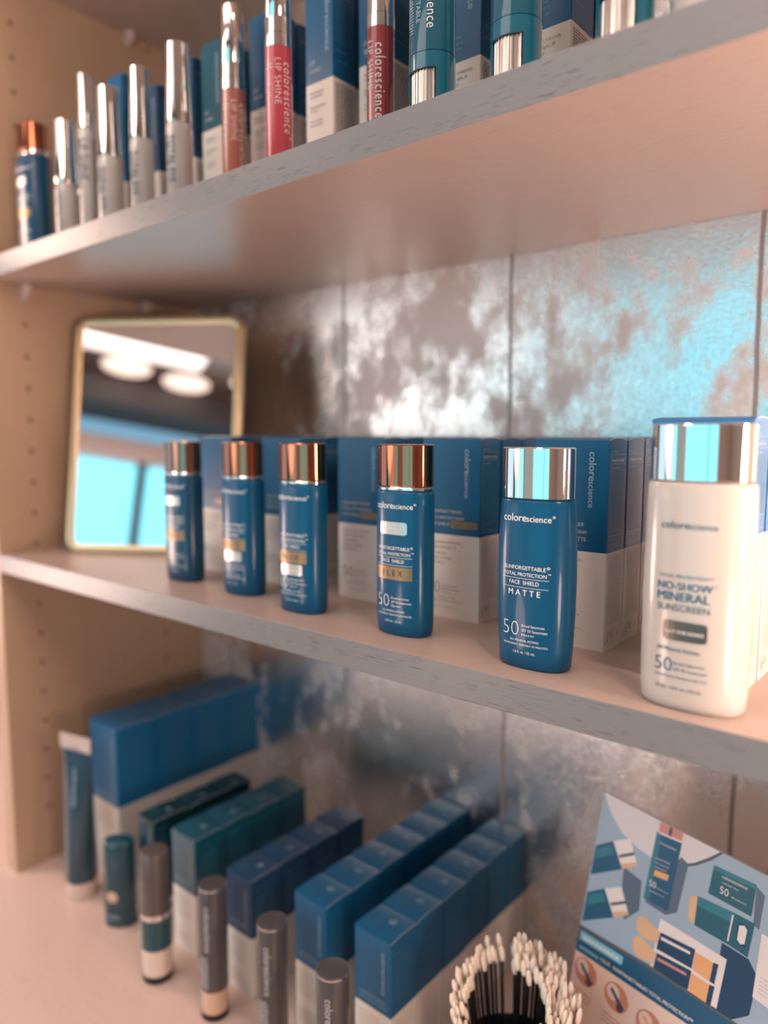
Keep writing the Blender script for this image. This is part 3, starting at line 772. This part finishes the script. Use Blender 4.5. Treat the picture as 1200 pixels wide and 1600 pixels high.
# ------------------------------------------------------------------ counter: rows of cartons
def top_logo(W, D):
    p = Print(); g = M['ink_faint']
    p.ring(W * .62, D * .60, .0022, .0029, M['ink_pale']); p.disc(W * .62, D * .60, .0009, M['ink_pale'])
    p.fine(W * .15, D * .15, W * .45, D * .45, g, .0022, .0005, 3)
    return p
def low_front(W, H, B):
    p = Print()
    p.text('colorescience', W - .009, H - .010, M['ink_pale'], width=.034, al='L', rot=-math.pi / 2)
    p.text('SUNFORGETTABLE®', .0045, B + .0085, M['ink_pale'], width=W * .72, al='L'); p.text('TOTAL PROTECTION®', .0045, B + .0045, M['ink_pale'], width=W * .76, al='L')
    p.fine(.0045, B - .030, W - .010, B - .006, M['ink_fleck'], .0034, .0011, 5)
    p.fine(.0045, .006, W - .010, .020, M['ink_fleck'], .0028, .0008, 6)
    return p
def low_side(D, H, B, seed):
    p = Print()
    p.text('Drug Facts', .0040, H - .011, M['ink_faint'], width=.013, al='L', bold=.02)
    p.fine(.0056, B + .008, D - .008, H - .016, M['ink_faint'], .0022, .0006, seed)
    p.fine(.0046, .012, D - .006, B - .006, M['ink_fleck'], .0024, .0005, seed)
    return p
ROWS = [  # x left, x right, y front, depth of one, count, height, boundary, colour, where
    (-.3605, -.3240, .0570, .0330, 6, .1200, .0600, 'carton_blue', 'in the carton row nearest the applicator cup'),
    (-.4270, -.3905, .0560, .0330, 6, .1200, .0602, 'carton_blue', 'in the row second from the applicator cup'),
    (-.5092, -.4755, .0495, .0360, 4, .1100, .0570, 'carton_navy', 'in the third row from the applicator cup'),
    (-.5931, -.5560, .0490, .0350, 4, .1180, .0625, 'carton_teal', 'in the teal-topped row beside the darkest row'),
    (-.6450, -.6180, .0450, .0400, 3, .1160, .0300, 'carton_dark', 'in the darkest row behind the short teal stick'),
    (-.7700, -.7150, .0630, .0490, 4, .1790, .0900, 'carton_bright', 'in the tallest row against the left panel')]
for (x0, x1, y0, D, cnt, H, B, bl, where) in ROWS:
    W = x1 - x0; loc = ((x0 + x1) / 2, y0 + D / 2, ZL)
    blue = 'carton_blue_lit' if bl == 'carton_bright' else bl
    pr = carton(loc, W, D, H, B, 'front blue and cream carton ' + where, 'low cartons ' + where, blue, low_front(W, H, B), low_side(D, H, B, int(H * 1000)), top_logo(W, D), arch=.0012)
    column(pr, loc, D, cnt, .0012, lambda k: '%s blue and cream carton back %s' % (ORD[k], where))

# ------------------------------------------------------------------ counter: sticks, tube
def stick(x, y, label, cap='stick_charcoal', skin='skin_beige', words=True, rz=0.0):
    t = thing('foundation_stick', (x, y, ZL), label, 'makeup stick', 'foundation sticks on the counter', rz)
    r = .0118; H = .1190
    lathe('base', [(0, r - .0006, r - .0006, 0), (.0006, r, r, 0), (.0060, r, r, 0)], [M['black_plastic']], t, 2, 40)
    lathe('clear_barrel', [(.0061, r - .0003, r - .0003, 0), (.0262, r - .0003, r - .0003, 0)], [M[skin]], t, 2, 40)
    lathe('cap', [(.0264, r - .0002, r - .0002, 0), (.0270, r + .0002, r + .0002, 0), (H - .0012, r + .0001, r + .0001, 0), (H - .0002, r - .0005, r - .0005, 0), (H, r - .0012, r - .0012, 0)], [M[cap]], t, 2, 48)
    lathe('rim', [(H - .0016, r + .0003, r + .0003, 0), (H - .0008, r + .0003, r + .0003, 0)], [M['silver']], t, 2, 48)
    p = Print()
    strip_text(p, 'colorescience', .0035, .1040, M['ink_lightgrey'], .040)
    p.fine(-.0030, .0300, .0060, .0580, M['ink_lightgrey'], .0022, .0010, 12, .1)
    p.build('printed_text', surf_map([(0, r + .0002, r + .0002, 0), (.2, r + .0002, r + .0002, 0)], 2.0), t, .0012)
    return t
stick(-.4905, .0200, 'charcoal capped foundation stick in front of the navy carton row')
stick(-.4150, .0205, 'charcoal capped foundation stick, middle of the three in front')
stick(-.3420, .0135, 'nearest charcoal foundation stick, cut off by the bottom photo edge')
t = thing('foundation_stick', (-.5665, .0130, ZL), 'dark brown stick with silver ring and pale lower window', 'makeup stick')
r = .0138
lathe('base', [(0, r - .002, r - .002, 0), (.001, r - .0005, r - .0005, 0), (.0075, r, r, 0)], [M['black_plastic']], t)
lathe('pale_window', [(.0076, r - .0002, r - .0002, 0), (.0325, r - .0002, r - .0002, 0)], [M['skin_pale']], t)
lathe('barrel', [(.0326, r, r, 0), (.0620, r, r, 0)], [M['stick_teal']], t)
lathe('ring', [(.0621, r + .0006, r + .0006, 0), (.0670, r + .0006, r + .0006, 0)], [M['silver']], t)
lathe('cap', [(.0671, r - .0006, r - .0006, 0), (.1215, r - .0010, r - .0010, 0), (.1232, r - .0020, r - .0020, 0), (.1237, r - .0035, r - .0035, 0)], [M['stick_brown']], t)
p = Print(); p.fine(-.0075, .0360, -.0015, .0590, M['ink_lightgrey'], .0022, .0010, 2); p.build('printed_text', surf_map([(0, r, r, 0), (.2, r, r, 0)], 2.0), t, .0012)
# short oval teal stick
t = thing('sunscreen_stick', (-.6620, .0320, ZL), 'short oval dark teal stick with round beige dot', 'sunscreen stick', rz=R(38))
P_ = [(0, .0150, .0105, 0), (.001, .0158, .0112, 0), (.0200, .0160, .0115, 0)]
lathe('base', P_, [M['stick_teal']], t, 2.2)
lathe('cap', [(.0203, .0158, .0113, 0), (.0206, .0160, .0115, 0), (.0860, .0158, .0113, 0), (.0885, .0150, .0105, 0), (.0897, .0135, .0090, 0)], [M['stick_teal']], t, 2.2)
p = Print(); p.disc(-.0040, .0335, .0058, M['skin_beige']); p.fine(-.008, .008, .002, .014, M['ink_pale'], .003, .0012, 3)
p.build('printed_logo', surf_map([(0, .0161, .0116, 0), (.2, .0161, .0116, 0)], 2.2), t, .0012)['label'] = 'beige dot logo'
# crimped tube standing on its cap
t = thing('cream_tube', (-.7390, .0310, ZL), 'dark teal squeeze tube standing on its cap with silver crimp', 'tube', rz=R(13))
lathe('cap', [(0, .0155, .0155, 0), (.001, .0162, .0162, 0), (.0180, .0165, .0165, 0)], [M['skin_pale']], t)
V, F, mi = [], [], []
NN = 48; prof = [(.0185, .0165, .0165), (.021, .0172, .0172), (.05, .0180, .0160), (.09, .0192, .0128), (.125, .0208, .0082), (.150, .0222, .0042), (.162, .0230, .0014), (.178, .0232, .0010)]
for (z, a, b) in prof:
    for i in range(NN):
        q = 2 * math.pi * i / NN; V.append((a * math.cos(q), b * math.sin(q), z + (0.0 if z < .17 else .0)))
for j in range(len(prof) - 1):
    for i in range(NN):
        k = (i + 1) % NN; F.append((j * NN + i, j * NN + k, (j + 1) * NN + k, (j + 1) * NN + i)); mi.append(0)
F += [tuple(range(NN - 1, -1, -1))]; mi += [0]
smooth_by_angle(mesh_obj('body', V, F, [M['tube_teal']], mi, t), 60)
V, F = [], []
for i in range(25):
    x = -.0234 + .0468 * i / 24; dy = .0017 if i % 2 else .0012
    for z in (.1615, .1785): V += [(x, -dy, z), (x, dy, z)]
for i in range(24):
    a = i * 4; b = a + 4; F += [(a, b, b + 2, a + 2), (a + 1, a + 3, b + 3, b + 1), (a + 2, b + 2, b + 3, a + 3), (a, a + 1, b + 1, b)]
F += [(0, 2, 3, 1), (96, 97, 99, 98)]
fix_normals(mesh_obj('crimp', V, F, [M['silver']], parent=t))
p = Print(); strip_text(p, 'colorescience', .002, .145, M['ink_pale'], .05)
p.build('printed_text', lambda u, v, l: (u, -(.0172 - .0105 * max(0, (v - .03)) / .105) * math.sqrt(max(.05, 1 - (u / .019) ** 2)) - .0012, v), t)

# ------------------------------------------------------------------ cup of lip applicators
CX, CY = -.2290, .0745
RING_Z = .122
cup = lathe('applicator_cup', [(0, .030, .030, 0), (.001, .032, .032, 0), (.074, .0385, .0385, 0), (.0745, .0375, .0375, 0), (.073, .0365, .0365, 0), (.004, .0300, .0300, 0)], [M['cup_grey']], None, 2, 48)
cup.location = (CX, CY, ZL); tag(cup, 'smoky grey cup holding cream-tipped lip applicators', 'cup')
LA = .0
def applicator_meshes():
    V, F = [], []
    for z, rr_ in ((0, .0006), (.112, .0006)):
        for i in range(6): V.append((rr_ * math.cos(i * math.pi / 3), rr_ * math.sin(i * math.pi / 3), z))
    for i in range(6): F.append((i, (i + 1) % 6, 6 + (i + 1) % 6, 6 + i))
    st = bpy.data.meshes.new('stem'); st.from_pydata(V, [], F); st.materials.append(M['black_plastic'])
    for q in st.polygons: q.use_smooth = True
    V, F = [], []; N = 10
    pr_ = [(.1110, .0004), (.1116, .0013), (.1135, .0019), (.1160, .0021), (.1185, .0020), (.1205, .0015), (.1220, .0008), (.1226, .0002)]
    for z, rr_ in pr_:
        sl = (z - .111) * .10
        for i in range(N): V.append((rr_ * math.cos(2 * math.pi * i / N) + sl, .85 * rr_ * math.sin(2 * math.pi * i / N), z))
    for j in range(len(pr_) - 1):
        for i in range(N): F.append((j * N + i, j * N + (i + 1) % N, (j + 1) * N + (i + 1) % N, (j + 1) * N + i))
    tp = bpy.data.meshes.new('tip'); tp.from_pydata(V, [], F); tp.materials.append(M['foam_tip'])
    for q in tp.polygons: q.use_smooth = True
    return st, tp
st_me, tp_me = applicator_meshes()
rr = random.Random(11)
placed = []
tries = 0
while len(placed) < 230 and tries < 20000:
    tries += 1
    ang = rr.uniform(0, 2 * math.pi)
    rad = rr.uniform(.0215, .0430) if math.cos(ang - R(25)) > -.1 else rr.uniform(.0330, .0430)
    hx, hy = rad * math.cos(ang), rad * math.sin(ang)
    if any((hx - a) ** 2 + (hy - b) ** 2 < .0031 ** 2 for a, b in placed): continue
    if abs(((ang - R(128) + math.pi) % (2 * math.pi)) - math.pi) < R(7): continue
    placed.append((hx, hy))
for (hx, hy) in placed:
    rad = math.hypot(hx, hy)
    s = bpy.data.objects.new('lip_applicator', st_me); COL.objects.link(s)
    tag(s, 'cream flocked lip applicator on thin black stem standing in the cup', 'applicator', 'lip applicators in the cup')
    bx, by = hx * .52, hy * .52
    zt = RING_Z - .012 + rr.uniform(-.005, .005) + (-.40 * hx + .92 * hy) * .40 + (.0435 - rad) * .12
    zt = max(zt, .100)
    d = Vector((hx - bx, hy - by, zt - .0045)).normalized()
    q = d.to_track_quat('Z', 'Y'); s.rotation_mode = 'QUATERNION'; s.rotation_quaternion = q
    s.location = Vector((CX + hx, CY + hy, ZL + zt)) - d * .117
    tp = bpy.data.objects.new('tip', tp_me); COL.objects.link(tp); tp.parent = s

# ------------------------------------------------------------------ display card
card = thing('display_card', (-.2146, .18, -.14), 'counter display card with product photographs, leaning back beside the applicator cup', 'display card')
U = Vector((.953, -.302, 0)).normalized(); nn = Vector((-.302, -.953, 0)).normalized(); al = R(12.5)
Vd = (nn * math.sin(al) + Vector((0, 0, -math.cos(al)))).normalized(); Nf = U.cross(Vd); 
if Nf.dot(nn) < 0: Nf = -Nf
CWd, CHt = .270, .2335
def cm(u, v, l=0.0): return tuple(U * u + Vd * v + Nf * (l + .0003))
def cbox(u0, v0, u1, v1, t0, t1): return [tuple(U * u + Vd * v + Nf * t) for t in (t0, t1) for (u, v) in ((u0, v0), (u1, v0), (u1, v1), (u0, v1))]
fix_normals(mesh_obj('board', cbox(0, 0, CWd, CHt, -.0025, 0), [(0, 1, 2, 3), (4, 5, 6, 7), (0, 1, 5, 4), (1, 2, 6, 5), (2, 3, 7, 6), (3, 0, 4, 7)], [M['card_core']], parent=card))
pc = lambda n_, c: M.setdefault('print_' + n_, mat('print_' + n_, c, 0.35))
pc('bg', (.34, .45, .56)); pc('bg2', (.50, .54, .62)); pc('disc', (.70, .66, .68)); pc('navy', (.008, .055, .13)); pc('blue', (.015, .10, .20)); pc('teal', (.012, .115, .165)); pc('teal2', (.03, .20, .26))
pc('tan', (.72, .46, .28)); pc('rose', (.62, .26, .24)); pc('white', (.80, .74, .72)); pc('tag', (.22, .55, .70)); pc('grey', (.10, .11, .12)); pc('cream', (.80, .62, .54)); pc('skin', (.58, .26, .18)); pc('shade', (.10, .15, .22)); pc('orange', (.80, .42, .20)); pc('dskin', (.25, .05, .05))
mmv = lambda L: [(a / 1000, b / 1000) for a, b in L]
P = Print(); q = lambda n_: M['print_' + n_]
P.rect(0, 0, CWd, .104, q('bg')); l = .0001
P.poly(mmv([(0, 0), (96, 0), (89, 7), (80, 15), (68, 22), (58, 26), (48, 27), (36, 26), (22, 22), (10, 13), (4, 6)]), q('disc'), l)
P.poly(mmv([(96, 0), (98, 0), (91, 8), (81, 16.5), (69, 24), (66, 23.5), (80, 15), (89, 7)]), q('grey'), l)
P.poly(mmv([(70, 16), (76, 18), (74, 52), (66, 58), (50, 58), (48, 54)]), q('shade'), 2 * l)
P.poly(mmv([(28, 44), (44, 46), (46, 66), (36, 78), (30, 70)]), q('shade'), 2 * l)
P.poly(mmv([(107, 53), (125, 53), (132, 60), (131, 84), (118, 96), (108, 96)]), q('navy'), 2 * l)
P.poly(mmv([(122, 9), (128, 12), (128, 33), (124, 32)]), q('shade'), 2 * l)
P.poly(mmv([(63, 62), (112, 61), (111, 93), (62, 96)]), q('white'), 3 * l)
for dv in (0, 35.5):
    P.poly(mmv([(1, 41 + dv), (15, 31 + dv), (27, 46 + dv), (1, 63 + dv)]), q('blue'), 3 * l)
    P.poly(mmv([(2, 43 + dv), (14, 34 + dv), (18, 39 + dv), (3, 50 + dv)]), q('teal2'), 4 * l)
    P.poly(mmv([(15.5, 30.7 + dv), (29, 22.5 + dv), (38, 37 + dv), (26.5, 45.6 + dv)]), q('white'), 3 * l)
    P.poly(mmv([(25, 43 + dv), (37.5, 35.5 + dv), (38.5, 38 + dv), (26.5, 45.8 + dv)]), q('tan'), 4 * l)
    P.poly(mmv([(22, 38 + dv), (34, 30 + dv), (35, 31.6 + dv), (23, 39.6 + dv)]), q('grey'), 4 * l)
# tall bottle
P.poly(mmv([(48.9, 8.1), (68.7, 6.4), (67.4, 54.7), (47.6, 56)]), q('blue'), 5 * l)
P.poly(mmv([(48.9, 8.1), (53, 7.9), (52, 55.7), (47.6, 56)]), q('teal2'), 6 * l)
P.poly(mmv([(50.3, .4), (68.6, .2), (68.2, 6.2), (50.3, 7.7)]), q('rose'), 5 * l)
P.poly(mmv([(58, .4), (60.5, .4), (60.2, 7), (57.8, 7.2)]), q('grey'), 6 * l)
P.poly(mmv([(50, 7.4), (68.4, 5.9), (68.3, 7.2), (50, 8.8)]), q('white'), 6 * l)
P.poly(mmv([(50, 34), (63.5, 31.8), (63.2, 36), (50, 38)]), q('orange'), 6 * l)
# lettering on the card: v runs downwards
def ctext(s, u, v, m, width, rot=0.0, al='C', bold=0.0, lift=.0008):
    G_, F_, w_ = glyphs(s, bold); sc = width / w_; off = {'L': 0, 'C': -width / 2}[al]; k = len(P.V); c_, s_ = math.cos(rot), math.sin(rot)
    for (x, y) in G_:
        x = x * sc + off; y = -y * sc
        P.V.append((u + x * c_ - y * s_, v + x * s_ + y * c_, lift))
    i = P._m(m)
    for f in F_: P.F.append(tuple(k + z for z in f)); P.mi.append(i)
ctext('colorescience', .0590, .0145, q('white'), .0130, R(-3)); ctext('SUNFORGETTABLE', .0570, .0255, q('white'), .0120, R(-6)); ctext('TOTAL PROTECTION', .0570, .0285, q('white'), .0120, R(-6))
ctext('FACE SHIELD', .0570, .0315, q('white'), .0090, R(-6)); ctext('50', .0530, .0455, q('white'), .0055, R(-5)); ctext('SPF 50 Sunscreen', .0610, .0445, q('white'), .0090, R(-5)); ctext('ALL-MINERAL ACTIVES', .0570, .0485, q('white'), .0120, R(-5))
# compact cases
P.poly(mmv([(93.3, 9.9), (121.9, 8.2), (122.1, 28), (92.7, 28.8)]), q('teal'), 5 * l)
P.poly(mmv([(93.3, 9.9), (121.9, 8.2), (121.9, 11), (93.3, 12.7)]), q('teal2'), 6 * l)
ctext('colorescience', .1085, .0145, q('white'), .0170, R(-3)); ctext('SUNFORGETTABLE', .1060, .0178, q('white'), .0110, R(-3)); ctext('50', .1030, .0245, q('white'), .0060, R(-3)); ctext('SPF 50 Sunscreen', .1130, .0235, q('white'), .0100, R(-3))
P.poly(mmv([(80.7, 37), (87.4, 33.5), (87.1, 52.4), (82.4, 51.3)]), q('tan'), 5 * l)
P.poly(mmv([(86.2, 34.1), (111.9, 31.4), (111.5, 51.9), (87.2, 52.9)]), q('teal2'), 5 * l)
P.poly(mmv([(87, 40), (111.7, 38), (111.5, 51.9), (87.2, 52.9)]), q('teal'), 6 * l)
P.poly(mmv([(111.9, 31.4), (125, 30.9), (124.2, 52.3), (111.5, 51.9)]), q('teal'), 5 * l)
P.poly(mmv([(110.5, 33), (111.5, 33), (111, 50), (110, 50)]), q('white'), 7 * l)
P.poly(mmv([(115.2, 35), (121.8, 34.8), (121.5, 48), (115.4, 47)]), q('navy'), 6 * l)
P.poly(mmv([(115.9, 37), (119, 35.4), (121.2, 37), (121, 46), (118.5, 47.4), (116, 45.8)]), q('white'), 7 * l)
# two brushes
for du, dv, band in ((0, 0, 'white'), (0, 14.2, 'rose')):
    P.poly(mmv([(45.3, 73 + dv), (47, 69 + dv), (51, 67.6 + dv), (64.5, 70.9 + dv), (63.9, 79 + dv), (51, 81.6 + dv), (47, 79 + dv)]), q('tan'), 5 * l)
    P.poly(mmv([(64.9, 70.6 + dv), (90.9, 67.1 + dv), (90.7, 79.9 + dv), (63.9, 82.6 + dv)]), q('navy'), 5 * l)
    P.poly(mmv([(66, 73 + dv), (88, 70.4 + dv), (88, 72.2 + dv), (66, 75 + dv)]), q(band), 6 * l)
    P.poly(mmv([(91, 68.4 + dv), (104, 67.9 + dv), (103.7, 80.2 + dv), (91.1, 80 + dv)]), q('orange'), 5 * l)
    P.poly(mmv([(104, 67.8 + dv), (107.5, 67 + dv), (107, 80 + dv), (103.7, 80.1 + dv)]), q('navy'), 5 * l)
P.poly(mmv([(130, 34), (160, 34), (160, 74), (131, 72.5)]), q('white'), 5 * l)
P.fine(.1335, .058, .150, .068, M['ink_lightgrey'], .0022, .0006, 4, lift=6 * l)
# lower panel
P.poly(mmv([(0, 102), (63, 95.5), (124, 93), (270, 84), (270, 86.5), (124, 97), (63, 98.5), (0, 105)]), q('grey'), 8 * l)
P.poly(mmv([(0, 104.5), (63, 98), (112, 95.3), (270, 85), (270, 103), (95, 114), (0, 121)]), q('blue'), 9 * l)
P.poly(mmv([(0, 121), (95, 114), (270, 103), (270, 233), (0, 233)]), q('cream'), 8 * l)
P.poly(mmv([(1.6, 105.2), (40.5, 102.4), (40.3, 108.6), (2, 111.8)]), q('tag'), 10 * l)
for a in range(9):      # unreadable lettering on the pale tag and at the start of the heading
    u = .0050 + .0036 * a; P.poly([(u, .1077 - .0026 * a / 9), (u + .0028, .1075 - .0026 * a / 9), (u + .0028, .1095 - .0026 * a / 9), (u, .1097 - .0026 * a / 9)], q('white'), 11 * l)
for a in range(6):
    u = .0030 + .0030 * a; P.poly([(u, .1158 - .0014 * a / 6), (u + .0023, .1156 - .0014 * a / 6), (u + .0023, .1174 - .0014 * a / 6), (u, .1176 - .0014 * a / 6)], q('tag'), 10 * l)
ctext('YOUR', .0220, .1160, q('white'), .0095, R(-4), 'L', lift=.0012)
ctext('SUNFORGETTABLE® TOTAL PROTECTION™', .0340, .1150, q('white'), .0640, R(-3.3), 'L', .02, lift=.0012)
for k, (u, v) in enumerate(((12, 131), (40.5, 131.5), (68.5, 133), (97, 131), (126, 129), (155, 127))):
    P.disc(u / 1000, v / 1000, .0105, q('skin'), 10 * l, .0095)
    P.disc(u / 1000 - .003, v / 1000 - .002, .0055, q('cream'), 11 * l); P.disc(u / 1000 + .004, v / 1000 + .0055, .0028, q('dskin'), 11 * l)
    P.poly([((u + a) / 1000, (v + b) / 1000) for a, b in ((-6, -3), (-4, -4.5), (8, 4), (6, 6.5))], q('blue') if k != 2 else q('orange'), 12 * l)
    P.fine(u / 1000 - .009, v / 1000 + .013, u / 1000 + .009, v / 1000 + .021, q('skin'), .0028, .0009, k, lift=10 * l)
P.build('printed_artwork', lambda u, v, l_: cm(u, v, l_ * .3), card)
